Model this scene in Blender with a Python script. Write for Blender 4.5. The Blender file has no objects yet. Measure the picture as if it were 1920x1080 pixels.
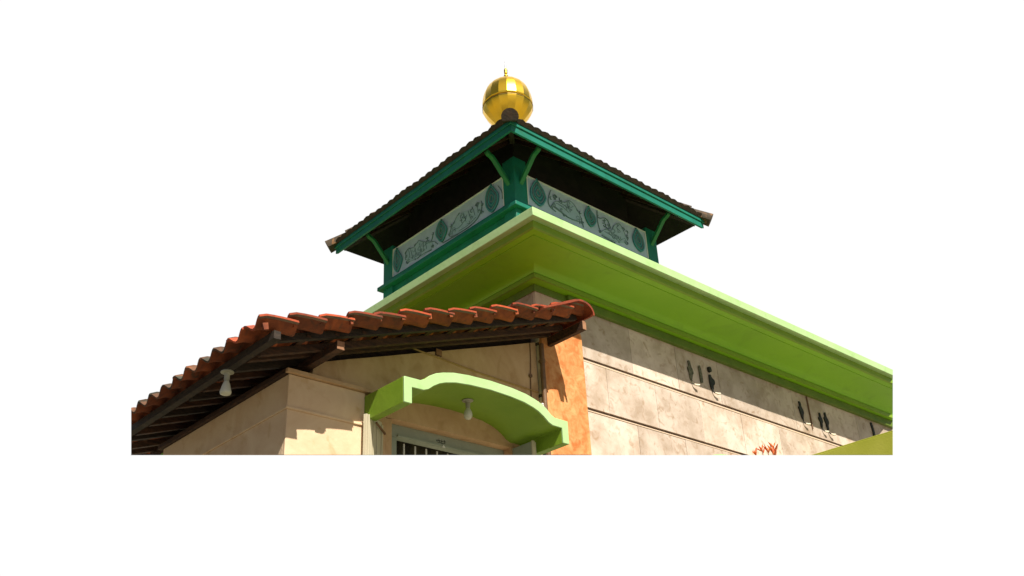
import bpy, bmesh, math, random
from mathutils import Vector, Matrix
random.seed(11)
rad = math.radians

# ------------------------------------------------------------------ camera
scene = bpy.context.scene
cam_data = bpy.data.cameras.new("camera")
cam = bpy.data.objects.new("camera", cam_data)
scene.collection.objects.link(cam)
CAM = Vector((0.0, 0.0, 1.6))
ROT = Matrix(((0.7407972, -0.2797006, -0.6107267),
              (-0.6700826, -0.3713149, -0.6427398),
              (-0.0469972, 0.8853772, -0.4624916)))
cam.matrix_world = Matrix.Translation(CAM) @ ROT.to_4x4()
FPX = 1857.85                                   # focal length in pixels of a 1920 wide picture
cam_data.sensor_width = 36.0
cam_data.lens = FPX / 1920.0 * 36.0
cam_data.clip_start, cam_data.clip_end = 0.05, 2000.0
scene.camera = cam

# ------------------------------------------------------------------ light
SUN_DIR = Vector((-0.23, -0.88, 1.0)).normalized()      # towards the sun
SUN_STRENGTH = 5.0
sun_data = bpy.data.lights.new("sun", 'SUN')
sun_data.energy = SUN_STRENGTH
sun_data.angle = rad(0.5)
sun_data.color = (1.0, 0.93, 0.80)
sun = bpy.data.objects.new("sun", sun_data)
scene.collection.objects.link(sun)
sun.rotation_euler = SUN_DIR.to_track_quat('Z', 'Y').to_euler()
sun.location = (-5, -12, 20)

world = bpy.data.worlds.new("World")
scene.world = world
world.use_nodes = True
wn, wl = world.node_tree.nodes, world.node_tree.links
wn.clear()
w_out = wn.new('ShaderNodeOutputWorld')
sky = wn.new('ShaderNodeTexSky')
sky.sky_type = 'NISHITA'
sky.sun_disc = False
sky.sun_elevation = math.asin(SUN_DIR.z)
sky.sun_rotation = math.atan2(SUN_DIR.x, SUN_DIR.y)
sky.dust_density = 2.0
bg_sky = wn.new('ShaderNodeBackground'); bg_sky.inputs['Strength'].default_value = 0.032
wl.new(sky.outputs[0], bg_sky.inputs['Color'])
bg_white = wn.new('ShaderNodeBackground')               # the bright white overcast half of the sky, beyond the mosque
bg_white.inputs['Color'].default_value = (1, 1, 1, 1); bg_white.inputs['Strength'].default_value = 0.645
tc = wn.new('ShaderNodeTexCoord')
dot = wn.new('ShaderNodeVectorMath'); dot.operation = 'DOT_PRODUCT'
wl.new(tc.outputs['Generated'], dot.inputs[0]); dot.inputs[1].default_value = (0.611, 0.643, 0.462)
mr = wn.new('ShaderNodeMapRange'); mr.interpolation_type = 'SMOOTHSTEP'
mr.inputs['From Min'].default_value = 0.52; mr.inputs['From Max'].default_value = 0.79
wl.new(dot.outputs['Value'], mr.inputs['Value'])
mixs = wn.new('ShaderNodeMixShader')
wl.new(mr.outputs[0], mixs.inputs[0]); wl.new(bg_sky.outputs[0], mixs.inputs[1]); wl.new(bg_white.outputs[0], mixs.inputs[2])
wl.new(mixs.outputs[0], w_out.inputs[0])

scene.view_settings.view_transform = 'Standard'
scene.view_settings.look = 'None'
scene.view_settings.exposure = 0.65
scene.view_settings.gamma = 1.0
scene.view_settings.use_curve_mapping = False
scene.cycles.max_bounces = 8
scene.cycles.diffuse_bounces = 4

# ------------------------------------------------------------------ materials
def srgb(r, g, b):
    f = lambda c: (c / 12.92 if c <= 0.04045 else ((c + 0.055) / 1.055) ** 2.4)
    return (f(r / 255), f(g / 255), f(b / 255), 1)

def material(name, col, col2=None, rough=0.6, scale=6.0, detail=6.0, spread=(0.35, 0.68), stretch=(1, 1, 1),
             bump=0.15, bump_scale=60.0, bump_dist=0.01, metallic=0.0, tone=0.0, spots=None, spot_scale=30.0, spot_at=(0.60, 0.72), spec=0.5, distort=0.4):
    m = bpy.data.materials.new(name); m.use_nodes = True
    n, l = m.node_tree.nodes, m.node_tree.links
    b = n['Principled BSDF']
    b.inputs['Roughness'].default_value = rough
    b.inputs['Metallic'].default_value = metallic
    b.inputs['Specular IOR Level'].default_value = spec
    geo = n.new('ShaderNodeNewGeometry')
    mp = n.new('ShaderNodeMapping'); mp.inputs['Scale'].default_value = stretch
    l.new(geo.outputs['Position'], mp.inputs['Vector'])
    nz = n.new('ShaderNodeTexNoise'); nz.inputs['Scale'].default_value = scale; nz.inputs['Detail'].default_value = detail
    nz.inputs['Roughness'].default_value = 0.62; nz.inputs['Distortion'].default_value = distort
    l.new(mp.outputs[0], nz.inputs['Vector'])
    ramp = n.new('ShaderNodeValToRGB')
    ramp.color_ramp.elements[0].position, ramp.color_ramp.elements[1].position = spread
    ramp.color_ramp.elements[0].color = col
    ramp.color_ramp.elements[1].color = col2 or col
    l.new(nz.outputs['Fac'], ramp.inputs[0])
    out = ramp.outputs[0]
    if spots is not None:
        sz = n.new('ShaderNodeTexNoise'); sz.inputs['Scale'].default_value = spot_scale; sz.inputs['Detail'].default_value = 5
        sz.inputs['Distortion'].default_value = 0.8
        l.new(mp.outputs[0], sz.inputs['Vector'])
        sm = n.new('ShaderNodeMapRange'); sm.inputs['From Min'].default_value, sm.inputs['From Max'].default_value = spot_at
        l.new(sz.outputs['Fac'], sm.inputs['Value'])
        mx = n.new('ShaderNodeMix'); mx.data_type = 'RGBA'
        l.new(sm.outputs[0], mx.inputs[0]); l.new(out, mx.inputs[6]); mx.inputs[7].default_value = spots
        out = mx.outputs[2]
    if tone:
        at = n.new('ShaderNodeAttribute'); at.attribute_name = 'tone'
        tm = n.new('ShaderNodeMapRange'); tm.inputs['To Min'].default_value = 1 - tone; tm.inputs['To Max'].default_value = 1 + tone
        l.new(at.outputs['Fac'], tm.inputs['Value'])
        vm = n.new('ShaderNodeVectorMath'); vm.operation = 'SCALE'
        l.new(out, vm.inputs[0]); l.new(tm.outputs[0], vm.inputs['Scale'])
        out = vm.outputs[0]
    l.new(out, b.inputs['Base Color'])
    if bump:
        bz = n.new('ShaderNodeTexNoise'); bz.inputs['Scale'].default_value = bump_scale; bz.inputs['Detail'].default_value = 5
        l.new(mp.outputs[0], bz.inputs['Vector'])
        bp = n.new('ShaderNodeBump'); bp.inputs['Strength'].default_value = bump; bp.inputs['Distance'].default_value = bump_dist
        l.new(bz.outputs['Fac'], bp.inputs['Height']); l.new(bp.outputs[0], b.inputs['Normal'])
    return m

M = {}
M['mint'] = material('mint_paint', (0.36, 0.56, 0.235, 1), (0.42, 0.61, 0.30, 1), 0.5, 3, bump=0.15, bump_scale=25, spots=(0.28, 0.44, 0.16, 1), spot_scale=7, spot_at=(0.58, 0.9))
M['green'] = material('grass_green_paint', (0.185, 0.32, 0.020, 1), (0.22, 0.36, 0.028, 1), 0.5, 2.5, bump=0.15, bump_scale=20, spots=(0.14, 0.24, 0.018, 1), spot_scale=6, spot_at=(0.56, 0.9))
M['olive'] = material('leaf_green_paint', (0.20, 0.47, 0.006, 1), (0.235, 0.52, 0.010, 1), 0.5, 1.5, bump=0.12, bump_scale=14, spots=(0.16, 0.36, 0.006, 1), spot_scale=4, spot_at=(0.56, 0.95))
M['frieze'] = material('dark_green_paint', (0.09, 0.16, 0.012, 1), (0.13, 0.20, 0.02, 1), 0.55, 5)
M['emerald'] = material('emerald_paint', (0.004, 0.14, 0.098, 1), (0.008, 0.185, 0.13, 1), 0.5, 5, bump=0.12, bump_scale=30, spots=(0.01, 0.10, 0.05, 1), spot_scale=11, spot_at=(0.56, 0.85))
M['bracket'] = material('bright_green_paint', (0.008, 0.15, 0.055, 1), (0.014, 0.18, 0.065, 1), 0.5, 8)
M['panel'] = material('pale_blue_grey_plaster', (0.36, 0.46, 0.60, 1), (0.45, 0.55, 0.69, 1), 0.7, 9, bump=0.25, bump_scale=45)
M['relief'] = material('grey_teal_relief', (0.28, 0.40, 0.49, 1), (0.36, 0.48, 0.57, 1), 0.7, 12, bump=0.3, bump_scale=60)
M['teal'] = material('teal_paint', (0.018, 0.15, 0.17, 1), (0.03, 0.21, 0.22, 1), 0.5, 20)
M['pale_teal'] = material('pale_teal_paint', (0.06, 0.24, 0.27, 1), (0.09, 0.30, 0.32, 1), 0.5, 20)
M['leaf'] = material('deep_green_paint', (0.01, 0.14, 0.085, 1), (0.02, 0.20, 0.12, 1), 0.5, 20)
M['carving'] = material('dark_carved_line', (0.10, 0.165, 0.19, 1), (0.17, 0.24, 0.27, 1), 0.7, 30)
M['marble'] = material('beige_wall_tile', (0.42, 0.325, 0.25, 1), (0.63, 0.525, 0.45, 1), 0.5, 4.0, 10, (0.34, 0.60), bump=0.2, bump_scale=80, bump_dist=0.004, tone=0.16,
                       spots=(0.33, 0.215, 0.13, 1), spot_scale=14, spot_at=(0.54, 0.80), distort=0.15)
M['grout'] = material('dark_grout', (0.10, 0.065, 0.045, 1), (0.14, 0.095, 0.065, 1), 0.9, 30)
M['lip'] = material('pale_joint_lip', (0.62, 0.47, 0.34, 1), (0.68, 0.53, 0.40, 1), 0.6, 10)
M['orange'] = material('orange_plaster', (0.52, 0.185, 0.048, 1), (0.68, 0.33, 0.13, 1), 0.75, 6, 8, (0.36, 0.62), bump=0.3, bump_scale=35, spots=(0.50, 0.145, 0.03, 1), spot_scale=12, spot_at=(0.52, 0.70), distort=1.6)
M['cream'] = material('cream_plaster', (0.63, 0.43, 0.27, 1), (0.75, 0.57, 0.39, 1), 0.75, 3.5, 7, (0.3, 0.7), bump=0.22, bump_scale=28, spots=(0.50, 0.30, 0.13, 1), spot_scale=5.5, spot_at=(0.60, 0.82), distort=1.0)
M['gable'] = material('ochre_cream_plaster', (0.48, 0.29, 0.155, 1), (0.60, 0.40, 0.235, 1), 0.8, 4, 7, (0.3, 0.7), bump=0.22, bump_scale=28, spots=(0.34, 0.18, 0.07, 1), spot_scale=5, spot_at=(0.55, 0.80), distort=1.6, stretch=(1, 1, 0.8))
M['terracotta'] = material('terracotta_roof_tile', (0.29, 0.040, 0.010, 1), (0.45, 0.074, 0.017, 1), 0.65, 9, 7, (0.3, 0.7), bump=0.35, bump_scale=70, bump_dist=0.006, tone=0.38,
                           spots=(0.075, 0.035, 0.022, 1), spot_scale=12, spot_at=(0.54, 0.76))
M['tile_edge'] = material('weathered_tile_edge', (0.10, 0.085, 0.07, 1), (0.22, 0.13, 0.08, 1), 0.85, 14)
M['tile_under'] = material('shade_dark_tile_underside', (0.15, 0.031, 0.009, 1), (0.31, 0.070, 0.017, 1), 0.8, 12, tone=0.35, spots=(0.05, 0.03, 0.018, 1), spot_scale=16, spot_at=(0.56, 0.80))  # undersides coloured darker than the tops, shade put into the colour
M['low_bounce_tile'] = material('low_bounce_roof_tile', (0.16, 0.065, 0.028, 1), (0.30, 0.10, 0.035, 1), 0.8, 9, tone=0.35, spots=(0.05, 0.045, 0.028, 1), spot_scale=9, spot_at=(0.42, 0.62))  # unseen tile tops darkened to cut orange bounce onto the cornice
M['eave_shade'] = material('eave_shade_black', (0.008, 0.008, 0.006, 1), (0.022, 0.018, 0.013, 1), 0.9, 8)  # near-black colour standing in for deep shade under the tower roof
M['old_tile'] = material('weathered_brown_tile', (0.035, 0.020, 0.011, 1), (0.085, 0.043, 0.02, 1), 0.8, 14, bump=0.3, bump_scale=60, tone=0.3, spots=(0.035, 0.03, 0.022, 1), spot_scale=20, spot_at=(0.5, 0.7))
M['ridge'] = material('weathered_orange_tile', (0.24, 0.11, 0.035, 1), (0.32, 0.16, 0.06, 1), 0.8, 10, bump=0.3, bump_scale=60, spots=(0.05, 0.034, 0.018, 1), spot_scale=10, spot_at=(0.34, 0.47))
M['wood'] = material('dark_old_timber', (0.009, 0.005, 0.003, 1), (0.042, 0.026, 0.017, 1), 0.8, 7, 7, stretch=(2, 2, 9), bump=0.4, bump_scale=30)
M['wood_brown'] = material('brown_timber', (0.022, 0.008, 0.004, 1), (0.085, 0.034, 0.014, 1), 0.75, 7, 7, stretch=(2, 2, 9), bump=0.4, bump_scale=30)
M['wood_end'] = material('cut_timber_end', (0.22, 0.10, 0.05, 1), (0.33, 0.17, 0.09, 1), 0.8, 20)
M['gold'] = material('gold_sheet_metal', (1.0, 0.60, 0.035, 1), (1.0, 0.67, 0.08, 1), 0.33, 3, bump=0.03, bump_scale=12, metallic=1.0)
M['gold_seam'] = material('dull_gold_seam', (0.16, 0.11, 0.02, 1), (0.22, 0.15, 0.03, 1), 0.5, 6, metallic=0.7)
M['steel'] = material('pale_steel', (0.42, 0.43, 0.47, 1), (0.5, 0.5, 0.54, 1), 0.35, 10, metallic=0.6)
M['frame'] = material('grey_green_paint', (0.25, 0.285, 0.235, 1), (0.31, 0.345, 0.29, 1), 0.5, 6, bump=0.1, bump_scale=40)
M['shutter'] = material('cream_paint', (0.50, 0.45, 0.32, 1), (0.60, 0.54, 0.40, 1), 0.5, 6, stretch=(6, 6, 1), bump=0.1)
M['bars'] = material('white_paint_bars', (0.66, 0.66, 0.64, 1), (0.74, 0.74, 0.72, 1), 0.4, 10)
M['dark'] = material('dark_interior_shade', (0.012, 0.011, 0.006, 1), (0.055, 0.05, 0.02, 1), 0.9, 6, stretch=(3, 1, 1))
M['black'] = material('black_metal', (0.010, 0.011, 0.008, 1), (0.02, 0.021, 0.016, 1), 0.6, 30)
M['verdigris'] = material('weathered_green_metal', (0.05, 0.055, 0.035, 1), (0.20, 0.19, 0.13, 1), 0.7, 45)
M['sun_glint'] = material('pale_glint_tip', (0.74, 0.66, 0.52, 1), (0.80, 0.74, 0.62, 1), 0.4, 20)  # pale colour painted in for the sun glint on the hook tips
M['glass'] = material('white_bulb_glass', (0.50, 0.49, 0.40, 1), (0.58, 0.57, 0.48, 1), 0.25, 10, bump=0)
M['ceramic'] = material('ceramic_lampholder', (0.26, 0.25, 0.19, 1), (0.36, 0.35, 0.28, 1), 0.4, 12)
M['cable'] = material('ochre_cable', (0.33, 0.18, 0.07, 1), (0.40, 0.24, 0.10, 1), 0.6, 20)
M['pipe'] = material('brown_pipe', (0.13, 0.065, 0.03, 1), (0.20, 0.11, 0.055, 1), 0.5, 12)
M['lime'] = material('yellow_green_paint', (0.40, 0.44, 0.04, 1), (0.48, 0.50, 0.075, 1), 0.55, 3, spots=(0.33, 0.36, 0.035, 1), spot_scale=5)
M['red_leaf'] = material('red_orange_leaf', (0.46, 0.05, 0.012, 1), (0.62, 0.17, 0.02, 1), 0.45, 25, bump=0.1)
M['stem'] = material('brown_stem', (0.14, 0.05, 0.02, 1), (0.2, 0.08, 0.03, 1), 0.7, 20)
M['ground'] = material('dry_lawn_ground', (0.19, 0.175, 0.11, 1), (0.27, 0.245, 0.16, 1), 0.9, 0.8)
M['low_bounce_ground'] = material('dark_low_bounce_ground', (0.03, 0.03, 0.03, 1), (0.05, 0.048, 0.045, 1), 0.9, 2)  # dark colour for the added strip that cuts bounced light

# ------------------------------------------------------------------ mesh helpers
# the model is a fragment of the building: it is sawn off at these three planes
CUTS = [ROT @ Vector((FPX, 0, -714.0)), ROT @ Vector((-FPX, 0, -714.0)), ROT @ Vector((0, FPX, -313.4))]
CUTS = [c.normalized() for c in CUTS]

def saw(bm):
    for n in CUTS:
        if not bm.verts:
            return
        ds = [n.dot(v.co - CAM) for v in bm.verts]
        if min(ds) > 1e-5:
            continue
        if max(ds) < 1e-5:
            bmesh.ops.delete(bm, geom=bm.verts[:], context='VERTS'); return
        bmesh.ops.triangulate(bm, faces=[f for f in bm.faces if len(f.verts) > 4])
        r = bmesh.ops.bisect_plane(bm, geom=bm.verts[:] + bm.edges[:] + bm.faces[:], plane_co=CAM, plane_no=-n, clear_outer=True, dist=1e-6)
        ed = [e for e in r['geom_cut'] if isinstance(e, bmesh.types.BMEdge) and e.is_valid]
        ed = [e for e in ed if len(e.link_faces) == 1]
        if ed:
            bmesh.ops.holes_fill(bm, edges=ed, sides=0)

ORG = {}
def thing(name, label, cat, loc, group=None):
    o = bpy.data.objects.new(name, None)
    scene.collection.objects.link(o)
    o.empty_display_size = 0.2
    o.location = loc; ORG[o.name] = Vector(loc)
    o['label'] = label; o['category'] = cat
    if group: o['group'] = group
    return o

def obj(name, bm, mat, parent=None, bevel=0.0, smooth=None, label=None, cut=True):
    if cut: saw(bm)
    if not bm.verts:
        bm.free(); return None
    bmesh.ops.recalc_face_normals(bm, faces=bm.faces[:])
    org = Vector((0, 0, 0))
    if parent is not None:
        org = ORG[parent.name]
        bmesh.ops.translate(bm, verts=bm.verts[:], vec=-org)
    me = bpy.data.meshes.new(name); bm.to_mesh(me); bm.free()
    for m in (mat if isinstance(mat, (list, tuple)) else [mat]):
        me.materials.append(m)
    o = bpy.data.objects.new(name, me); scene.collection.objects.link(o)
    if parent is not None:
        o.parent = parent; ORG[o.name] = org
    if smooth is not None:
        me.shade_smooth(); me.set_sharp_from_angle(angle=rad(smooth))
    if bevel:
        md = o.modifiers.new('bevel', 'BEVEL'); md.width = bevel; md.segments = 2; md.limit_method = 'ANGLE'; md.angle_limit = rad(40)
    if label: o['label'] = label
    return o

def BM(): return bmesh.new()

def box(bm, x0, x1, y0, y1, z0, z1, mi=0):
    vs = [bm.verts.new((x, y, z)) for x in (x0, x1) for y in (y0, y1) for z in (z0, z1)]
    fs = []
    for q in ((0, 1, 3, 2), (4, 6, 7, 5), (0, 4, 5, 1), (2, 3, 7, 6), (0, 2, 6, 4), (1, 5, 7, 3)):
        f = bm.faces.new([vs[i] for i in q]); f.material_index = mi; fs.append(f)
    return fs

def bar(bm, p0, p1, w, h, up=Vector((0, 0, 1)), mi=0, end_mi=None):
    """a straight beam from p0 to p1, w wide and h deep, its top edge centred on the line"""
    p0, p1 = Vector(p0), Vector(p1); d = (p1 - p0).normalized()
    s = d.cross(up).normalized(); u = s.cross(d).normalized()
    vs = []
    for p in (p0, p1):
        for a, b in ((-.5, 0), (.5, 0), (.5, -1), (-.5, -1)):
            vs.append(bm.verts.new(p + s * (a * w) + u * (b * h)))
    for i, q in enumerate(((0, 3, 2, 1), (4, 5, 6, 7), (0, 1, 5, 4), (1, 2, 6, 5), (2, 3, 7, 6), (3, 0, 4, 7))):
        f = bm.faces.new([vs[k] for k in q]); f.material_index = (end_mi if (end_mi is not None and i < 2) else mi)

def prism(bm, pts, fn, d0, d1, mi=0):
    """polygon pts (a, b) extruded between depths d0 and d1; fn(a, b, d) gives the point"""
    A = [bm.verts.new(fn(a, b, d0)) for a, b in pts]; B = [bm.verts.new(fn(a, b, d1)) for a, b in pts]
    n = len(pts)
    fs = [bm.faces.new(A), bm.faces.new(B[::-1])]
    for i in range(n):
        fs.append(bm.faces.new((A[i], B[i], B[(i + 1) % n], A[(i + 1) % n])))
    for f in fs: f.material_index = mi
    return fs

def tube(bm, pts, r, n=8, cap=True, mi=0):
    pts = [Vector(p) for p in pts]; rs = r if isinstance(r, (list, tuple)) else [r] * len(pts)
    rings = []
    t0 = (pts[1] - pts[0]).normalized()
    ref = Vector((0, 0, 1)) if abs(t0.z) < 0.9 else Vector((1, 0, 0))
    for i, p in enumerate(pts):
        t = (pts[min(i + 1, len(pts) - 1)] - pts[max(i - 1, 0)]).normalized()
        a = t.cross(ref).normalized(); b = t.cross(a)
        rings.append([bm.verts.new(p + (a * math.cos(2 * math.pi * k / n) + b * math.sin(2 * math.pi * k / n)) * rs[i]) for k in range(n)])
    for i in range(len(rings) - 1):
        for k in range(n):
            f = bm.faces.new((rings[i][k], rings[i][(k + 1) % n], rings[i + 1][(k + 1) % n], rings[i + 1][k])); f.material_index = mi
    if cap:
        for rr in (rings[0][::-1], rings[-1]):
            f = bm.faces.new(rr); f.material_index = mi

def lathe(bm, c, prof, n=24, phase=0.0, mi=0):
    c = Vector(c); rings = []
    for r, z in prof:
        rings.append([bm.verts.new(c + Vector((r * math.cos(phase + 2 * math.pi * k / n), r * math.sin(phase + 2 * math.pi * k / n), z))) for k in range(n)])
    for i in range(len(rings) - 1):
        for k in range(n):
            f = bm.faces.new((rings[i][k], rings[i][(k + 1) % n], rings[i + 1][(k + 1) % n], rings[i + 1][k])); f.material_index = mi
    for rr in (rings[0][::-1], rings[-1]):
        f = bm.faces.new(rr); f.material_index = mi

def ribbon(bm, pts, w, fn, d0, d1, mi=0):
    """a flat raised stroke along (a, b) points, as short prisms joined at the bends"""
    n = len(pts)
    L, R_ = [], []
    for i in range(n):
        a = Vector(pts[max(i - 1, 0)]); b = Vector(pts[min(i + 1, n - 1)])
        t = (b - a); t = t.normalized() if t.length > 1e-9 else Vector((1, 0)); nn = Vector((-t.y, t.x))
        k = w * (0.5 if i in (0, n - 1) else 1.0) * 0.5
        L.append(Vector(pts[i]) + nn * k); R_.append(Vector(pts[i]) - nn * k)
    poly = [tuple(v) for v in L] + [tuple(v) for v in reversed(R_)]
    rows = []
    for i in range(n):
        rows.append([bm.verts.new(fn(*L[i], d0)), bm.verts.new(fn(*L[i], d1)), bm.verts.new(fn(*R_[i], d1)), bm.verts.new(fn(*R_[i], d0))])
    for i in range(n - 1):
        for k in range(4):
            f = bm.faces.new((rows[i][k], rows[i][(k + 1) % 4], rows[i + 1][(k + 1) % 4], rows[i + 1][k])); f.material_index = mi
    bm.faces.new(rows[0]).material_index = mi; bm.faces.new(rows[-1][::-1]).material_index = mi

def smooth_line(pts, n=6, closed=False):
    P = [Vector(p) for p in pts]; out = []
    m = len(P); rng = range(m if closed else m - 1)
    g = (lambda i: P[i % m]) if closed else (lambda i: P[max(0, min(m - 1, i))])
    for i in rng:
        p0, p1, p2, p3 = g(i - 1), g(i), g(i + 1), g(i + 2)
        for k in range(n):
            t = k / n
            out.append(tuple(0.5 * ((2 * p1) + (p2 - p0) * t + (2 * p0 - 5 * p1 + 4 * p2 - p3) * t * t + (3 * p1 - p0 - 3 * p2 + p3) * t ** 3)))
    if not closed: out.append(tuple(P[-1]))
    return out

# ------------------------------------------------------------------ ground (below the picture; throws warm light up)
bm = BM()
s = 400
bm.faces.new([bm.verts.new(p) for p in ((-s, -s, 0), (s, -s, 0), (s, s, 0), (-s, s, 0))])
g = obj('ground', bm, M['ground'], cut=False); g['kind'] = 'structure'
bm = BM()
bm.faces.new([bm.verts.new(p) for p in ((-5.0, -s, .004), (1.6, -s, .004), (1.6, s, .004), (-5.0, s, .004))])
g = obj('dark_bounce_strip', bm, M['low_bounce_ground'], cut=False); g['kind'] = 'structure'  # unseen dark strip, added to cut light bounced onto the annex side

# ------------------------------------------------------------------ mosque
Y0 = 5.2; X0 = 5.2; XE = 13.0; YE = 10.0
mosque = thing('mosque', 'beige tiled mosque corner under a broad lime green cornice, behind the red tiled annex', 'mosque', (X0, Y0, 0))
bm = BM(); box(bm, X0 + .012, XE, Y0 + .012, YE, 2.5, 5.69)
wall = obj('wall', bm, M['grout'], mosque)

# cladding slabs: courses split by two dark grooves, upright joints staggered
bm = BM(); tl = bm.faces.layers.float.new('tone')
rows = [(3.2, 3.998, .32), (4.018, 4.452, .0), (4.483, 4.902, .60), (4.934, 5.452, .04)]
for ri, (z0, z1, off) in enumerate(rows):
    x = X0
    xs = [X0] + [5.70 + off * .5 + .645 * k for k in range(-1 if off > .1 else 0, 14)] + [XE]
    xs = sorted(v for v in set(xs) if v >= X0)
    for a, b in zip(xs[:-1], xs[1:]):
        if b - a < .05: continue
        j = random.uniform(-.0012, .0012)
        t = random.random()
        for f in box(bm, a + .0018, b - .0018, Y0 + j, Y0 + .03, z0, z1): f[tl] = t
    for a in [Y0 + .03 + .645 * k for k in range(7)]:       # the side wall
        t = random.random()
        for f in box(bm, X0, X0 + .03, a + .0018, a + .643, z0, z1): f[tl] = t
obj('tile_cladding', bm, M['marble'], wall)
bm = BM()
for z in (4.469, 4.004, 4.919):
    bm = BM(); box(bm, 5.70, XE, Y0 - .004, Y0 + .02, z + (-.022 if z < 4.9 else -.026), z - .012)
    obj('joint_lip', bm, M['lip'], wall, bevel=.002)

# orange pilaster with its green head, dark green frieze
bm = BM(); prism(bm, [(5.215, 2.8), (5.70, 2.8), (5.70, 5.10), (5.685, 5.135), (5.65, 5.145), (5.215, 5.145)], lambda a, b, d: (a, Y0 - d, b), -.01, .028)
obj('corner_pilaster', bm, M['orange'], mosque, bevel=.006)
bm = BM()
box(bm, X0 - .014, 5.56, Y0 - .014, Y0 - .001, 5.392, 5.456); box(bm, X0 - .014, X0 - .001, Y0 - .001, YE, 5.392, 5.456)
box(bm, 5.56, XE, Y0 - .045, Y0 - .001, 5.375, 5.454)
obj('frieze', bm, M['frieze'], mosque, bevel=.004)

# cornice: a profile (out from the wall, height) mitred round the corner
def sweep(bm, prof):
    path = [lambda d: (X0 - d * .937, YE), lambda d: (X0 - d * .937, Y0 - d), lambda d: (XE, Y0 - d)]   # the side run stands out a little less
    rings = [[bm.verts.new((*p(d), z)) for d, z in prof] for p in path]
    n = len(prof)
    for a, b in zip(rings[:-1], rings[1:]):
        for k in range(n):
            bm.faces.new((a[k], a[(k + 1) % n], b[(k + 1) % n], b[k]))
    bm.faces.new(rings[0]); bm.faces.new(rings[-1][::-1])
cove = [(.10 + .335 * (1 - math.cos(t * math.pi / 20)), 5.50 + .080 * math.sin(t * math.pi / 20)) for t in range(0, 11)]
bm = BM()
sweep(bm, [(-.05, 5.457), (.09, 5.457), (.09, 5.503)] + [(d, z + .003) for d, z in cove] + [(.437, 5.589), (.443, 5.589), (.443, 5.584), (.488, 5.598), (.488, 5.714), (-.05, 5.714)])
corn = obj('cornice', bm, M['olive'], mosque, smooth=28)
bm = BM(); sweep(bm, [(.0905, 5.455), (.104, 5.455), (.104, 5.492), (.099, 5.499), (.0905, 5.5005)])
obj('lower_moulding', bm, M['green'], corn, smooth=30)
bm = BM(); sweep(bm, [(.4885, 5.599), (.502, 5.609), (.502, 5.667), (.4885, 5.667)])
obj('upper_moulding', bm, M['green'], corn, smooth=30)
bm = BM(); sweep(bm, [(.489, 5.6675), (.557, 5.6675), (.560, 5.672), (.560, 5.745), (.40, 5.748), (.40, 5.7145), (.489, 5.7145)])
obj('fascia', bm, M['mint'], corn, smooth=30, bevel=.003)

# ------------------------------------------------------------------ arched canopies
def canopy(cx, parent, dz=0.0):
    xc, dy0, dy1 = cx, 4.775, Y0 + .03
    half = [(.743, 4.076), (.612, 4.078), (.575, 4.094), (.535, 4.128), (.48, 4.158), (.42, 4.178), (.33, 4.199), (.20, 4.213), (.0, 4.220)]
    inner = [(.68, 3.90), (.68, 4.013), (.585, 4.014), (.545, 4.030), (.50, 4.064), (.45, 4.092), (.40, 4.110), (.31, 4.131), (.18, 4.144), (.0, 4.151)]
    out = [(-.743, 3.90)] + [(-a, b) for a, b in half] + [(a, b) for a, b in reversed(half[:-1])] + [(.743, 3.90)]
    inn = [(a, b) for a, b in inner] + [(-a, b) for a, b in reversed(inner[:-1])]
    def shape(bm, y0, y1, grow=0):
        # outline strips (outer point i joined with the nearest inner one) keep the concave ring clean
        pts = out + inn
        prism(bm, [(a, b) for a, b in pts], lambda a, b, d: (xc + a, d, b + dz), y0, y1)
    bm = BM(); shape(bm, dy0, dy1)
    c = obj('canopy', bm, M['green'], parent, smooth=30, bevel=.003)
    if c is None: return
    bm = BM(); shape(bm, dy0 - .014, dy0 - .0005)
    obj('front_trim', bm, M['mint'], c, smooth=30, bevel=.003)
    return c
canopy(7.20, mosque, -.03)

# ------------------------------------------------------------------ tiled porch annex
annex = thing('porch_annex', 'cream plastered annex with sagging red pantile lean-to roof, left of the beige mosque wall', 'annex', (2.95, Y0, 0))
SL = 0.342; TH = math.atan(SL); CU, SU = math.cos(TH), math.sin(TH)
RX, RZ, VY = 2.466, 4.094, 4.70      # eave corner of the roof plane, verge line
def plane(x): return RZ + (x - RX) * SL

bm = BM()                                             # front wall with the gable and the window opening
YF = Y0 + .022
poly = [(3.0, 3.0), (3.0, 4.10), (3.13, 4.10), (3.133, 4.17), (3.16, plane(3.16) - .096)] + [(x, plane(x) - .096 + random.uniform(-.003, .003)) for x in (3.4, 3.7, 4.0, 4.4, 4.8)] + \
       [(5.19, plane(5.19) - .096), (5.19, 3.0), (4.86, 3.0), (4.86, 3.975), (3.72, 3.975), (3.72, 3.0)]
prism(bm, poly, lambda a, b, d: (a, d, b), YF, YF + .20)
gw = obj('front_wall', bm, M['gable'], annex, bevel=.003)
bm = BM()
box(bm, 2.95, 3.53, Y0, YF + .002, 3.0, 3.868)
box(bm, 2.95, 3.53, Y0, YF + .002, 3.874, 4.098)
box(bm, 2.95, 3.13, YF + .002, 7.00, 3.0, 3.868)
box(bm, 2.95, 3.13, YF + .002, 7.00, 3.874, 4.098)
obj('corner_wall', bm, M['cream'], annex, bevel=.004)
bm = BM()
box(bm, 2.938, 3.53, Y0 - .012, Y0 - .0005, 3.862, 3.880); box(bm, 2.938, 2.9495, Y0 - .0005, 7.0, 3.862, 3.880)
obj('moulding', bm, M['cream'], annex, bevel=.004)
bm = BM()
box(bm, 2.925, 3.60, Y0 - .025, YF - .001, 4.1005, 4.128)
obj('ledge', bm, M['gable'], annex, bevel=.003)
bm = BM()
box(bm, 2.925, 3.12, Y0 - .0, 7.05, 4.1005, 4.135)
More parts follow.
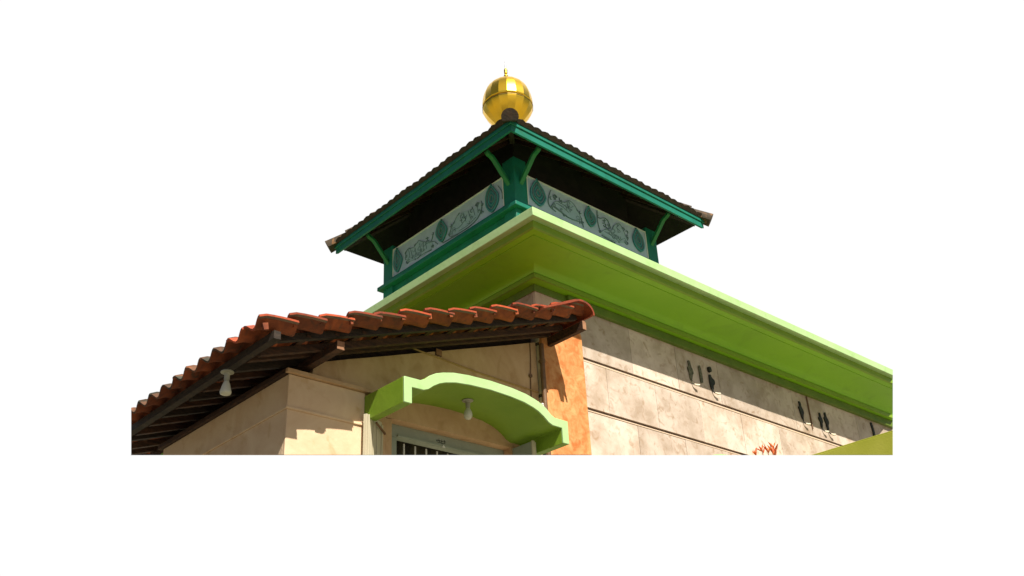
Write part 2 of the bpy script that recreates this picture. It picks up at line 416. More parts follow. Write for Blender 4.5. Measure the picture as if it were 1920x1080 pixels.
obj('wall_plate', bm, M['wood_brown'], annex, bevel=.003)
bm = BM()
box(bm, 2.97, 3.3, 7.003, 7.25, 3.6, 4.085)
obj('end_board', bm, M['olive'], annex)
bm = BM()
box(bm, 3.132, 5.19, YF + .21, 9.9, 4.02, 4.06)
obj('ceiling', bm, M['wood'], annex)

# timber roof frame
roof = obj('roof', (lambda b: (bar(b, (RX + .125, 4.73, plane(RX + .125) - .018), (RX + .125, 9.4, plane(RX + .125) - .018), .045, .050), b)[1])(BM()), M['wood'], annex)
for i, y in enumerate([4.868, 5.00, 5.14, 5.30, 5.50, 5.71, 5.90, 6.11, 6.32, 6.53, 6.74, 6.95, 7.2, 7.45, 7.7, 7.95, 8.2]):
    bm = BM()
    x1 = 5.275 if y < 5.15 else 5.195
    j = random.uniform(-.012, .006) if i else .028
    mid = (RX + .11 + x1) / 2
    bar(bm, (RX + .149, y, plane(RX + .149) - .026 + j), (x1, y + random.uniform(-.015, .015), plane(x1) - .026 + (j if i == 0 else j * .3)), .044, .050 * CU, mi=0, end_mi=0)
    obj('rafter', bm, M['wood'] if i in (0, 3, 6, 8, 11) else M['wood_brown'], roof, bevel=.003)
for x, y1, h in ((3.09, 4.828, .046), (4.18, 5.21, .04)):
    bm = BM(); bar(bm, (x, y1, plane(x) - .082), (x, 9.3, plane(x) - .082), .056, h + .012, mi=0, end_mi=1)
    obj('purlin', bm, [M['wood_brown'], M['wood_end']], roof, bevel=.003)
bm = BM(); bar(bm, (5.300, 4.768, 4.978), (5.300, 5.19, 4.978), .042, .075, mi=0, end_mi=1)
obj('purlin', bm, [M['wood_brown'], M['wood_end']], roof, bevel=.004)
bm = BM()
for k in range(14):                                   # tiling battens, dull strips between tiles and rafters
    x = RX + .20 + .2015 * k
    if x > 5.25: break
    bar(bm, (x, 4.84, plane(x) - .020), (x, 5.15 if x > 5.15 else 9.3, plane(x) - .012), .03, .018)
obj('batten', bm, M['wood_brown'], roof)

# pantiles
bm = BM(); tl = bm.faces.layers.float.new('tone')
PER, AMP, TK = 0.180, 0.025, 0.013
NC = 14; LEN = 0.213
def tile(ci, rj, dy, dl, tilt):
    u0 = ci * LEN + dl; ln = LEN + .045
    y0 = VY + rj * PER + dy
    nv, nu = 10, 5
    top, bot = [], []
    t = random.random()
    for iu in range(nu + 1):
        u = u0 + ln * iu / nu
        s_ = iu / nu; lift = (.050 + tilt) * (1 - s_) - .002 - .012 * max(0, 1 - s_ / .21) ** 2 + .006 * math.sin(math.pi * s_)
        rt, rb = [], []
        for iv in range(nv + 1):
            f = iv / nv * 1.10
            z = AMP * math.cos(2 * math.pi * f) - (.006 * f) + .004
            y = y0 + f * PER
            for lst, o in ((rt, 0), (rb, -TK)):
                h = z + lift + o
                lst.append(bm.verts.new((RX + u * CU - h * SU, y, RZ + u * SU + h * CU)))
        top.append(rt); bot.append(rb)
    fs = []
    for iu in range(nu):
        for iv in range(nv):
            fs.append(bm.faces.new((top[iu][iv], top[iu + 1][iv], top[iu + 1][iv + 1], top[iu][iv + 1])))
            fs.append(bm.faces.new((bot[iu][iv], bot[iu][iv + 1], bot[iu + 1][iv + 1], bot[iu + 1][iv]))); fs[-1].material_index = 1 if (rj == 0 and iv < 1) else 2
    for iv in range(nv):
        for q in (0, nu):
            fs.append(bm.faces.new((top[q][iv], top[q][iv + 1], bot[q][iv + 1], bot[q][iv])))
    for iu in range(nu):
        for q in (0, nv):
            fs.append(bm.faces.new((top[iu][q], bot[iu][q], bot[iu + 1][q], top[iu + 1][q])))
    for f in fs:
        f[tl] = t; f.smooth = True
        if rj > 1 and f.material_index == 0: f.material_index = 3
def nib(ci):
    u = ci * LEN + random.uniform(.0, .03); L_ = random.uniform(.018, .04); dp = random.uniform(.028, .046)
    vs = []
    for h in (.034, .034 - dp):
        for du, y in ((0, VY + .016), (L_, VY + .016), (L_, VY + .034), (0, VY + .034)):
            uu = u + du * (1 if h > .03 else .8); vs.append(bm.verts.new((RX + uu * CU - h * SU, y, RZ + uu * SU + h * CU)))
    t = random.random()
    for q in ((0, 1, 2, 3), (7, 6, 5, 4), (0, 4, 5, 1), (1, 5, 6, 2), (2, 6, 7, 3), (3, 7, 4, 0)):
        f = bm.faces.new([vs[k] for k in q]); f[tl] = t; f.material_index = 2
for ci in range(NC - 1): nib(ci)
for rj in range(0, 26):
    for ci in range(NC):
        xm = RX + (ci + .5) * LEN * CU
        if VY + rj * PER > 5.0 and RX + (ci + 1.15) * LEN * CU > 5.21: continue
        if xm > 5.2: continue
        jit = 1.0 if rj else 2.4
        tile(ci, rj, random.uniform(-.006, .006) * jit, random.uniform(-.008, .008), random.uniform(-.004, .006) * jit)
obj('roof_tiles', bm, [M['terracotta'], M['tile_edge'], M['tile_under'], M['low_bounce_tile']], roof, smooth=40)
bm = BM(); tl = bm.faces.layers.float.new('tone')     # the half round closing tile at the top of the verge
o_ = smooth_line([(4.77, plane(4.77) + .035), (4.90, plane(4.90) + .052), (5.05, 5.052), (5.16, 5.098), (5.245, 5.104), (5.305, 5.080), (5.335, 5.035), (5.338, 5.005)], 4)
i_ = smooth_line([(5.322, 5.005), (5.318, 5.035), (5.292, 5.066), (5.24, 5.088), (5.165, 5.082), (5.06, 5.034), (4.90, plane(4.90) + .034), (4.77, plane(4.77) + .02)], 4)
prism(bm, o_ + i_, lambda a, b, d: (a, d, b), 4.685, 5.19)
obj('ridge_tile', bm, M['terracotta'], roof, smooth=35)

# canopy over the window
canopy(4.273, annex)

# window: frame, grille, dark panel for the unlit room, two shutters
bm = BM()
box(bm, 3.772, 4.86, 5.30, 5.36, 3.884, 3.976); box(bm, 3.722, 3.868, 5.30, 5.36, 3.0, 3.8835); box(bm, 4.772, 4.858, 5.30, 5.36, 3.0, 3.8835)
win = obj('window', bm, M['frame'], annex, bevel=.004)
bm = BM(); box(bm, 3.868, 4.772, 5.285, 5.2995, 3.886, 3.902); obj('transom_bead', bm, M['frame'], win, bevel=.003)
bm = BM(); box(bm, 3.60, 5.0, 5.46, 5.60, 2.9, 3.99); obj('dark_room_panel', bm, M['dark'], win)  # dark panel painted as the shaded room behind the bars
bm = BM(); box(bm, 3.723, 3.771, 5.225, 5.299, 3.0, 3.97); obj('reveal', bm, M['gable'], win)
for k in range(9):
    x = 3.893 + .0985 * k
    bm = BM(); tube(bm, [(x, 5.385, 3.2), (x, 5.385, 3.883)], .0065, 8); obj('bar', bm, M['bars'], win, smooth=40)
bm = BM(); box(bm, 3.868, 4.77, 5.375, 5.395, 3.60, 3.618); obj('cross_rail', bm, M['bars'], win)
bm = BM()                                              # rubbed lettering on the frame, a few loose strokes, and a chip of white paint
F = lambda a, b, d: (a, 5.30 - d, b)
for st in ([(4.211, 3.930), (4.225, 3.926), (4.240, 3.934), (4.262, 3.929), (4.280, 3.935), (4.302, 3.930)], [(4.237, 3.947), (4.238, 3.930), (4.246, 3.922)],
           [(4.225, 3.915), (4.245, 3.919), (4.266, 3.915), (4.284, 3.921), (4.297, 3.917)], [(4.262, 3.944), (4.264, 3.918)], [(4.286, 3.946), (4.290, 3.922)], [(4.218, 3.922), (4.222, 3.939)]):
    ribbon(bm, smooth_line(st, 4), .0042, F, .0006, .0016)
obj('lettering', bm, M['black'], win)
bm = BM(); prism(bm, [(4.250, 3.880), (4.283, 3.880), (4.264, 3.899)], F, .016, .020); obj('paint_chip', bm, M['bars'], win)
def shutter(h, e, z1, mat, mat2, lines):
    h, e = Vector((*h, 0)), Vector((*e, 0)); d = (e - h).normalized(); n = Vector((-d.y, d.x, 0)); L = (e - h).length
    fn = lambda a, b, dd: tuple(h + d * a + n * dd + Vector((0, 0, b)))
    bm = BM(); prism(bm, [(0, 3.1), (L, 3.1), (L, z1), (0, z1)], fn, -.016, .016)
    o = obj('shutter', bm, mat, win, bevel=.003)
    bm = BM()
    prism(bm, [(L + .0005, 3.1), (L + .012, 3.1), (L + .012, z1 + .002), (L + .0005, z1 + .002)], fn, -.022, .004)
    prism(bm, [(L + .0005, 3.1), (L + .008, 3.1), (L + .008, z1 - .004), (L + .0005, z1 - .004)], fn, .0045, .020)
    obj('edge_strip', bm, mat2, o, bevel=.002)
    bm = BM()
    for a in lines:
        prism(bm, [(a, 3.1), (a + .022, 3.1), (a + .022, z1 - .02), (a, z1 - .02)], fn, -.022, -.0165)
        prism(bm, [(a, 3.1), (a + .022, 3.1), (a + .022, z1 - .02), (a, z1 - .02)], fn, .0165, .022)
    if lines: obj('panel_moulding', bm, mat, o, bevel=.002)
    return o
shutter((3.715, 5.255), (3.518, 5.150), 3.93, M['shutter'], M['shutter'], (.03, .10, .15))
shutter((4.893, 5.245), (4.893, 5.010), 3.970, M['frame'], M['shutter'], ())
bm = BM(); bar(bm, (3.58, 5.135, 3.885), (3.70, 5.20, 3.848), .012, .010); obj('stay_bar', bm, M['pipe'], win)

# things fixed to the annex front
pz = thing('drainpipe', 'thin brown pipe running down the corner between the cream gable and the orange pilaster', 'pipe', (5.205, 5.175, 3.5))
bm = BM(); tube(bm, [(5.207, 5.172, 3.4), (5.207, 5.172, 4.90)], .020, 10); ps = obj('pipe_shaft', bm, M['pipe'], pz, smooth=50)
for z in (4.75, 4.3):
    bm = BM(); tube(bm, [(5.207, 5.172, z - .012), (5.207, 5.172, z + .012)], .025, 10); box(bm, 5.19, 5.225, 5.175, 5.20, z - .008, z + .008)
    obj('clamp', bm, M['pipe'], pz)
cb = thing('wall_cable', 'thin ochre cable sagging across the cream gable above the green canopy', 'cable', (3.935, Y0 + .01, 4.49))
pl = [(3.90, 4.57), (3.935, 4.545), (4.2, 4.53), (4.55, 4.508), (4.9, 4.498), (5.10, 4.494), (5.185, 4.492)]
bm = BM(); tube(bm, [(a, YF - .006, b) for a, b in smooth_line(pl, 5)], .0058, 6); obj('cable_run', bm, M['cable'], cb, smooth=50)
hk = thing('cable_clip', 'small dark round wall clip with a drop wire, beside the brown corner pipe', 'clip', (5.105, YF, 4.40))
bm = BM(); tube(bm, [(5.105, YF - .016, 4.612), (5.105, YF + .002, 4.612)], .016, 12); tube(bm, [(5.108, YF - .020, 4.612), (5.108, YF - .0165, 4.612)], .006, 8); obj('clip_plate', bm, M['pipe'], hk, smooth=40)
bm = BM(); tube(bm, [(5.125, YF - .004, 4.90), (5.121, YF - .004, 4.75), (5.108, YF - .006, 4.612), (5.103, YF - .006, 4.50), (5.103, YF - .006, 4.36)], .0042, 6); obj('drop_wire', bm, M['pipe'], hk, smooth=50)
ins = thing('insulator', 'tiny white insulator knob low on the brown corner pipe above the canopy end', 'insulator', (5.165, 5.165, 4.335))
bm = BM(); lathe(bm, (5.165, 5.160, 4.335), [(.006, 0), (.013, .004), (.015, .016), (.009, .022), (.014, .030), (.006, .042)], 12); obj('knob', bm, M['bars'], ins, smooth=50)

# light bulbs
def bulb(x, y, ztop, s, label, flared):
    t = thing('light_bulb', label, 'light bulb', (x, y, ztop), 'bare light bulbs of the annex')
    bm = BM(); lathe(bm, (x, y, ztop), [(.030 * s, .004), (.040 * s, -.003), (.040 * s, -.008 * s), (.022 * s, -.013 * s), (.018 * s, -.022 * s)], 24); obj('ceiling_rose', bm, M['ceramic'], t, smooth=40)
    bm = BM(); lathe(bm, (x, y, ztop), [(.0165 * s, -.020 * s), (.0170 * s, -.05 * s), (.0145 * s, -.058 * s), (.0160 * s, -.066 * s)], 20); obj('lampholder', bm, M['ceramic'], t, smooth=40)
    if flared: pr = [(.014, -.064), (.018, -.072), (.023, -.085), (.030, -.112), (.034, -.128), (.034, -.137), (.029, -.146), (.016, -.150), (.002, -.151)]
    else: pr = [(.015, -.064), (.021, -.075), (.026, -.085), (.027, -.090), (.0285, -.095), (.031, -.108), (.030, -.120), (.026, -.132), (.017, -.142), (.008, -.146), (.001, -.147)]
    bm = BM(); lathe(bm, (x, y, ztop), [(r * s, z * s) for r, z in pr], 28); obj('bulb', bm, M['glass'], t, smooth=60)
bulb(4.262, 5.0, 4.150, 1.0, 'round white bulb in its ceramic holder under the arched green canopy', False)
bulb(2.552, 5.245, 4.030, 1.02, 'flared white bulb hanging from dark rafters under the tiled eaves', True)

# ------------------------------------------------------------------ rooftop tower
tower = thing('rooftop_tower', 'emerald green square roof tower with carved pale panels, tiled eaves and a golden dome', 'tower', (6.59, 6.79, 5.72))
TX0, TX1, TY0, TY1 = 5.54, 7.64, 5.715, 7.86
bm = BM(); box(bm, TX0 + .03, TX1 - .03, TY0 + .03, TY1 - .03, 5.72, 7.055); core = obj('wall', bm, M['emerald'], tower)
bm = BM(); box(bm, TX0 + .20, TX1 - .20, TY0 + .20, TY1 - .20, 7.056, 7.72); obj('loft_shade_block', bm, M['eave_shade'], tower)  # black block added as the shaded void above the panels
bm = BM()
box(bm, TX0 + .025, TX1 - .025, TY0 + .025, TY1 - .025, 5.715, 6.607)
obj('plinth', bm, M['emerald'], tower, bevel=.005)
bm = BM()
box(bm, TX0 - .048, TX1 + .048, TY0 - .048, TY1 + .048, 6.608, 6.652)
obj('ledge', bm, M['emerald'], tower, bevel=.006)
bm = BM()
box(bm, TX0 + .002, TX1 - .002, TY0 + .002, TY1 - .002, 6.6525, 6.712)
obj('bottom_rail', bm, M['emerald'], tower, bevel=.004)
for x in (TX0, TX1 - .165):
    for y in (TY0, TY1 - .165):
        bm = BM(); box(bm, x, x + .165, y, y + .165, 5.715, 6.607); obj('pier', bm, M['emerald'], tower, bevel=.006)
        bm = BM(); box(bm, x, x + .165, y, y + .165, 6.6525, 7.20 if (x, y) == (TX0, TY0) else 7.11); p = obj('post', bm, M['emerald'], tower, bevel=.006)
# carved panels: s along the face, z up, d out from the face
def face_front(s, z, d): return (s, TY0 + .010 - d, z)
def face_side(s, z, d): return (TX0 + .010 - d, s, z)
RIGHT = {
 'med': [[(5.834, 7.046), (5.873, 7.009), (5.935, 6.951), (5.967, 6.87), (5.955, 6.835), (5.881, 6.744), (5.765, 6.78), (5.735, 6.826), (5.732, 6.892), (5.768, 6.966)],
         [(6.572, 7.018), (6.59, 6.982), (6.658, 6.938), (6.676, 6.87), (6.642, 6.815), (6.585, 6.777), (6.526, 6.824), (6.495, 6.897), (6.515, 6.953)],
         [(7.306, 7.027), (7.344, 6.997), (7.402, 6.951), (7.425, 6.871), (7.413, 6.801), (7.362, 6.75), (7.28, 6.776), (7.233, 6.836), (7.233, 6.912), (7.268, 6.969)]],
 'fill': [[(6.041, 6.837), (6.089, 6.892), (6.166, 6.918), (6.231, 6.938), (6.286, 6.981), (6.348, 6.968), (6.406, 6.905), (6.448, 6.826), (6.418, 6.783), (6.314, 6.771), (6.215, 6.78), (6.119, 6.816)],
          [(6.73, 6.772), (6.805, 6.832), (6.903, 6.857), (6.954, 6.93), (7.032, 6.992), (7.082, 6.956), (7.115, 6.891), (7.153, 6.818), (7.06, 6.765), (6.9, 6.74)]],
 'line': [[(6.038, 7.008), (5.99, 6.879), (6.007, 6.803), (6.09, 6.773)], [(6.041, 6.837), (6.089, 6.892), (6.166, 6.918), (6.231, 6.938), (6.286, 6.981), (6.348, 6.968), (6.406, 6.905), (6.448, 6.826), (6.476, 6.735)],
          [(6.041, 6.837), (6.119, 6.816), (6.215, 6.78), (6.314, 6.771), (6.418, 6.783)], [(6.088, 6.876), (6.174, 6.868), (6.27, 6.832)], [(6.127, 6.904), (6.214, 6.894), (6.299, 6.864)],
          [(6.286, 6.981), (6.254, 6.921), (6.289, 6.892), (6.345, 6.935)], [(6.058, 6.823), (6.154, 6.798), (6.239, 6.783)],
          [(6.73, 6.772), (6.805, 6.832), (6.903, 6.857), (6.954, 6.93), (7.032, 6.992), (7.082, 6.956), (7.115, 6.891), (7.153, 6.818)], [(6.738, 6.936), (6.81, 6.974), (6.862, 6.961), (6.889, 6.906)],
          [(6.71, 7.03), (6.70, 6.9), (6.72, 6.801)], [(6.787, 6.804), (6.893, 6.789), (6.999, 6.763)], [(6.846, 6.838), (6.952, 6.821), (7.043, 6.778)], [(7.045, 6.98), (6.994, 6.923), (7.046, 6.899)],
          [(6.739, 6.744), (6.83, 6.728), (6.95, 6.722)]]}
LEFT = {
 'med': [[(6.049, 7.04), (6.002, 6.978), (5.942, 6.889), (5.947, 6.801), (6.002, 6.738), (6.069, 6.718), (6.138, 6.805), (6.151, 6.916), (6.112, 7.0)],
         [(6.837, 7.015), (6.777, 6.944), (6.738, 6.872), (6.764, 6.808), (6.838, 6.743), (6.918, 6.833), (6.941, 6.904), (6.899, 6.979)],
         [(7.615, 7.028), (7.551, 6.944), (7.506, 6.862), (7.532, 6.789), (7.603, 6.722), (7.667, 6.812), (7.676, 6.877), (7.651, 6.964)]],
 'fill': [[(6.552, 6.95), (6.69, 6.82), (6.70, 6.765), (6.591, 6.737), (6.405, 6.735), (6.282, 6.765), (6.21, 6.842), (6.213, 6.92), (6.33, 6.90)],
          [(7.236, 6.958), (7.142, 6.896), (7.025, 6.848), (7.0, 6.78), (7.05, 6.745), (7.263, 6.75), (7.45, 6.80), (7.436, 6.92), (7.314, 6.909)]],
 'line': [[(6.552, 6.964), (6.666, 6.867), (6.717, 6.762), (6.591, 6.732), (6.405, 6.73), (6.282, 6.762), (6.21, 6.842), (6.213, 6.936)], [(6.575, 6.753), (6.42, 6.752), (6.296, 6.785)], [(6.537, 6.922), (6.51, 6.815)],
          [(6.49, 6.928), (6.448, 6.803)], [(6.413, 6.919), (6.372, 6.794)], [(6.336, 6.904), (6.31, 6.81)], [(6.268, 6.905), (6.264, 6.822)], [(6.83, 6.735), (6.654, 6.730), (6.583, 6.724)],
          [(7.227, 6.948), (7.314, 6.909), (7.436, 6.928), (7.462, 6.818)], [(7.236, 6.958), (7.142, 6.896), (7.025, 6.848), (6.988, 6.902)], [(7.263, 6.747), (7.144, 6.753), (7.01, 6.74)], [(7.211, 6.909), (7.194, 6.806)],
          [(7.109, 6.874), (7.093, 6.784)], [(7.366, 6.902), (7.331, 6.772)], [(5.958, 6.984), (5.906, 6.882), (5.904, 6.801)], [(6.652, 6.813), (6.558, 6.792), (6.447, 6.843)], [(7.059, 6.839), (6.976, 6.824), (6.911, 6.759)],
          [(7.40, 6.90), (7.38, 6.81)], [(7.15, 6.88), (7.14, 6.78)], [(7.29, 6.89), (7.27, 6.79)]]}
def carved_panel(fn, s0, s1, D, cols):
    bm = BM(); prism(bm, [(s0, 6.713), (s1, 6.713), (s1, 7.05), (s0, 7.05)], fn, -.05, 0)
    pn = obj('panel', bm, M['panel'], tower)
    bm = BM()
    w = .012
    for a in ([(s0, 7.05 - w), (s1, 7.05 - w), (s1, 7.05), (s0, 7.05)], [(s0, 6.713), (s0 + w, 6.713), (s0 + w, 7.05 - w), (s0, 7.05 - w)], [(s1 - w, 6.713), (s1, 6.713), (s1, 7.05 - w), (s1 - w, 7.05 - w)]):
        prism(bm, a, fn, .0005, .008)
    obj('panel_border', bm, M['bars'], pn)
    bm = BM()
    for st in D['fill']:
        bm = BM(); prism(bm, smooth_line(st, 4, True), fn, .0004, .007); obj('relief', bm, M['relief'], pn, smooth=40)
    rs = random.Random(5)
    for wi, fl in enumerate(D['fill']):
        a0, a1 = min(p[0] for p in fl), max(p[0] for p in fl); b0, b1 = min(p[1] for p in fl), max(p[1] for p in fl)
        mid = D['med'][1][0][0]
        bm = BM()
        for st in D['line']:
            if (st[0][0] < mid) == ((a0 + a1) / 2 < mid): ribbon(bm, smooth_line(st, 5), .0058, fn, .0003, .0105)
        for k in range(30):
            ca, cb = rs.uniform(a0 - .02, a1 + .02), rs.uniform(6.755, b1 - .02)
            r = rs.uniform(.014, .036); t0 = rs.uniform(0, 6.28); sg = rs.choice((-1, 1))
            ribbon(bm, [(ca + r * (1 - .08 * j) * math.cos(t0 + sg * j * .55), cb + r * (1 - .08 * j) * math.sin(t0 + sg * j * .55)) for j in range(9)], .0045, fn, .0003, .009 + .0001 * k)
        obj('calligraphy', bm, M['carving'], pn)
    for st, cm in zip(D['med'], cols):
        bm = BM()
        o = smooth_line(st, 3, True)
        cx = sum(p[0] for p in o) / len(o); cz = sum(p[1] for p in o) / len(o)
        sc = lambda k: [(cx + (a - cx) * k, cz + (b - cz) * k) for a, b in o]
        o = [(cx + (a - cx) * .86, cz + (b - cz) * .96) for a, b in o]
        prism(bm, o, fn, .0005, .012, 0)
        for k in (.96, .74, .5, .27):
            r = sc(k); ribbon(bm, r + r[:2], .014 if k > .9 else .011, fn, .0125, .021, 1 if k in (.74, .27) else 2)
        ribbon(bm, [o[0], (o[0][0], o[0][1] + .012)], .02, fn, .001, .02, 0)
        obj('medallion', bm, [M[cm], M['carving'], M['pale_teal']], pn)
carved_panel(face_front, TX0 + .166, TX1 - .166, RIGHT, ('teal', 'leaf', 'teal'))
carved_panel(face_side, TY0 + .166, TY1 - .166, LEFT, ('teal', 'leaf', 'teal'))

# brackets under the eaves: an S curve with a scrolled end
def bracket(base, out, up):
    base = Vector(base); out = Vector(out); n = out.cross(Vector((0, 0, 1)))
    ln = [(-.01, -.02), (.035, .032), (.085, .088), (.135, .144), (.182, .196), (.212, .216), (.245, .228), (.275, .252)]
    ws = [.026, .028, .029, .029, .028, .026, .030, .022]
    P = smooth_line(ln, 3)
    bm = BM()
    rows = []
    for i, (a, b) in enumerate(P):
        p = Vector(P[max(i - 1, 0)]); q = Vector(P[min(i + 1, len(P) - 1)]); t = (q - p).normalized(); m = Vector((-t.y, t.x))
        w = ws[min(i // 3, 7)] * .5
        r = []
        for sgn, side in ((1, -.022), (1, .022), (-1, .022), (-1, -.022)):
            c = Vector((a, b)) + m * (w * sgn)
            r.append(bm.verts.new(base + out * c.x + Vector((0, 0, c.y)) + n * side))
        rows.append(r)
    for i in range(len(rows) - 1):
        for k in range(4): bm.faces.new((rows[i][k], rows[i][(k + 1) % 4], rows[i + 1][(k + 1) % 4], rows[i + 1][k]))
    bm.faces.new(rows[0]); bm.faces.new(rows[-1][::-1])
    obj('bracket', bm, M['bracket'], tower, smooth=40)
for y in (TY0 + .085, TY1 - .085):
    bracket((TX0 - .002, y, 6.93), (-1, 0, 0), 0)
for x in (TX0 + .085, TX1 - .085):
    bracket((x, TY0 - .002, 6.93), (0, -1, 0), 0)

# roof: four tiled slopes on rafters, fascia boards, hip tiles
OV = .38
EX0, EX1, EY0, EY1 = TX0 - OV, TX1 + OV, TY0 - OV, TY1 + OV
CX, CY = (EX0 + EX1) / 2, (EY0 + EY1) / 2
ZE, ZA = 7.235, 8.36
bm = BM(); tl = bm.faces.layers.float.new('tone')
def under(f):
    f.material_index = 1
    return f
def slope(a, b):
    """tiled slope over the eave edge a-b up to the apex"""
    a, b = Vector((*a, ZE)), Vector((*b, ZE)); ap = Vector((CX, CY, ZA))
    e = (b - a); Lh = e.length; e.normalize(); mid = (a + b) / 2
    upv = (ap - mid); H = upv.length; upv.normalize(); nn = e.cross(upv).normalized()
    if nn.z < 0: nn = -nn
    n = int(Lh / .0156); per = Lh / 27
    NT = 26
    tops, bots = [], []
    jit = [random.uniform(-.006, .006) for _ in range(40)]
    for i in range(n + 1):
        sx = -Lh / 2 + Lh * i / n
        lim = max(0.0, 1 - abs(sx) / (Lh / 2))
        rt, rb = [], []
        for k in range(NT + 1):
            t = lim * k / NT
            u = t * H
            w = .015 * abs(math.cos(math.pi * (sx + Lh / 2) / per)) ** .7 + jit[int((sx + Lh / 2) / per)]
            saw_ = .010 * (1 - (u / .17) % 1.0)
            base = mid + e * sx + upv * (u - .03)
            rt.append(bm.verts.new(base + nn * (.022 + w + saw_))); rb.append(bm.verts.new(base - nn * .004))
        tops.append(rt); bots.append(rb)
    for i in range(n):
        t = random.random()
        for k in range(NT):
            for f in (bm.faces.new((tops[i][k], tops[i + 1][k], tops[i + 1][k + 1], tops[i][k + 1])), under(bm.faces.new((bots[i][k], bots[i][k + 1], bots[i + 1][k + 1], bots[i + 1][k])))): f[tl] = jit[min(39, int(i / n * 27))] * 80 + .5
        bm.faces.new((tops[i][0], bots[i][0], bots[i + 1][0], tops[i + 1][0]))
        bm.faces.new((tops[i][NT], tops[i + 1][NT], bots[i + 1][NT], bots[i][NT]))
corners = [(EX0, EY0), (EX1, EY0), (EX1, EY1), (EX0, EY1)]
for i in range(4): slope(corners[i], corners[(i + 1) % 4])
troof = obj('roof', bm, [M['old_tile'], M['eave_shade']], tower)
for i in (0, 3):
    bm = BM()
    (ax, ay), (bx, by) = corners[i], corners[(i + 1) % 4]
    e = Vector((bx - ax, by - ay, 0)).normalized(); o = Vector((e.y, -e.x, 0))
    for w, d0, d1, z0, z1 in ((0, -.022, 0.0, 7.110, 7.178), (0, -.022, .013, 7.1785, 7.235)):
        q = [Vector((ax, ay, 0)) - e * d1 + o * d1, Vector((bx, by, 0)) + e * d1 + o * d1, Vector((bx, by, 0)) + e * d0 + o * d0, Vector((ax, ay, 0)) - e * d0 + o * d0]
        lo = [bm.verts.new(p + Vector((0, 0, z0))) for p in q]; hi = [bm.verts.new(p + Vector((0, 0, z1))) for p in q]
        bm.faces.new(lo); bm.faces.new(hi[::-1])
        for k in range(4): bm.faces.new((lo[k], lo[(k + 1) % 4], hi[(k + 1) % 4], hi[k]))
    obj('fascia', bm, M['emerald'], troof, bevel=.003)
for i in range(4):                                      # hip tiles and hip rafters
    cx, cy = corners[i]
    d = Vector((CX - cx, CY - cy, ZA - ZE)); L = d.length; d.normalize()
    a = Vector((cx, cy, ZE)) - d * .09; n = 9
    side = d.cross(Vector((0, 0, 1))).normalized(); up = side.cross(d).normalized()
    bm = BM(); tl = bm.faces.layers.float.new('tone')
    for k in range(n):
        p0 = a + d * (k * (L - .05) / n); p1 = p0 + d * ((L - .05) / n + .05)
        rr = []
        for p, r, lf in ((p0, .072 if k else .082, .010), (p1, .064, .0)):
            rr.append([bm.verts.new(p + up * (.012 + lf - (.0 if k else .012)) + side * (math.cos(t) * r) + up * (math.sin(t) * r)) for t in [rad(-25 + 230 * j / 12) for j in range(13)]])
        for j in range(12): bm.faces.new((rr[0][j], rr[0][j + 1], rr[1][j + 1], rr[1][j]))
        bm.faces.new((rr[0][0], rr[1][0], rr[1][12], rr[0][12]))
        bm.faces.new(rr[0]); bm.faces.new(rr[1][::-1])
    obj('hip_tiles', bm, M['ridge'] if i else M['old_tile'], troof, smooth=45)
    bm = BM(); bar(bm, Vector((cx, cy, ZE - .03)) + d * .06, Vector((CX, CY, ZA - .05)), .05, .09); obj('hip_rafter', bm, M['wood'], troof)
for i in (0, 3):
    (ax, ay), (bx, by) = corners[i], corners[(i + 1) % 4]
    for k in range(1, 9):
        bm = BM()
        f = k / 9; px, py = ax + (bx - ax) * f, ay + (by - ay) * f
        e = Vector((bx - ax, by - ay, 0)).normalized(); inn = Vector((-e.y, e.x, 0))
        run = .55
        p0 = Vector((px, py, ZE - .05)) + inn * .03; p1 = Vector((px, py, ZE - .05)) + inn * run + Vector((0, 0, run * (ZA - ZE) / ((EX1 - EX0) / 2)))
        bar(bm, p0, p1, .035, .05)
        obj('rafter', bm, M['wood_brown'], troof)

# golden dome on the apex
DC = Vector((6.60, 6.855, 8.975))
def gores(o):
    """folded sheet: smooth along each gore, a crease between neighbours"""
    me = o.data; me.shade_smooth()
    at = me.attributes.new('sharp_edge', 'BOOLEAN', 'EDGE') if 'sharp_edge' not in me.attributes else me.attributes['sharp_edge']
    for e in me.edges:
        a, b = me.vertices[e.vertices[0]].co, me.vertices[e.vertices[1]].co
        at.data[e.index].value = abs(a.z - b.z) > 1e-5
ND = 18; PH = rad(-136.5 + 4)
up_prof = [(.305, .0), (.304, .05), (.299, .11), (.288, .17), (.268, .235), (.236, .295), (.190, .345), (.132, .385), (.075, .408), (.036, .424), (.022, .445)]
lo_prof = [(.09, -.62), (.105, -.33), (.115, -.292), (.132, -.265), (.162, -.225), (.200, -.180), (.242, -.128), (.276, -.076), (.297, -.028), (.3038, -.007)]
bm = BM(); lathe(bm, DC, lo_prof + [(.304, -.003)], ND, PH); dome = obj('dome', bm, M['gold'], tower)
gores(dome)
bm = BM(); lathe(bm, DC, [(.304, .004)] + up_prof, ND, PH); dtop = obj('upper_shell', bm, M['gold'], dome); gores(dtop)
bm = BM(); lathe(bm, DC, [(.300, -.0045), (.3070, -.0045), (.3070, .0045), (.300, .0045)], ND, PH); obj('seam_band', bm, M['gold_seam'], dome)
bm = BM(); lathe(bm, DC, [(.135, -.50), (.150, -.38), (.140, -.335), (.130, -.305), (.10, -.29)], 24); obj('neck_collar', bm, M['gold'], dome, smooth=40)
bm = BM(); lathe(bm, DC, [(.024, .440), (.014, .47), (.022, .485), (.028, .50), (.020, .517), (.012, .526), (.019, .540), (.022, .552), (.018, .566), (.022, .580), (.020, .60), (.008, .622), (.004, .63)], 16); sp = obj('finial', bm, M['gold'], dome, smooth=50)
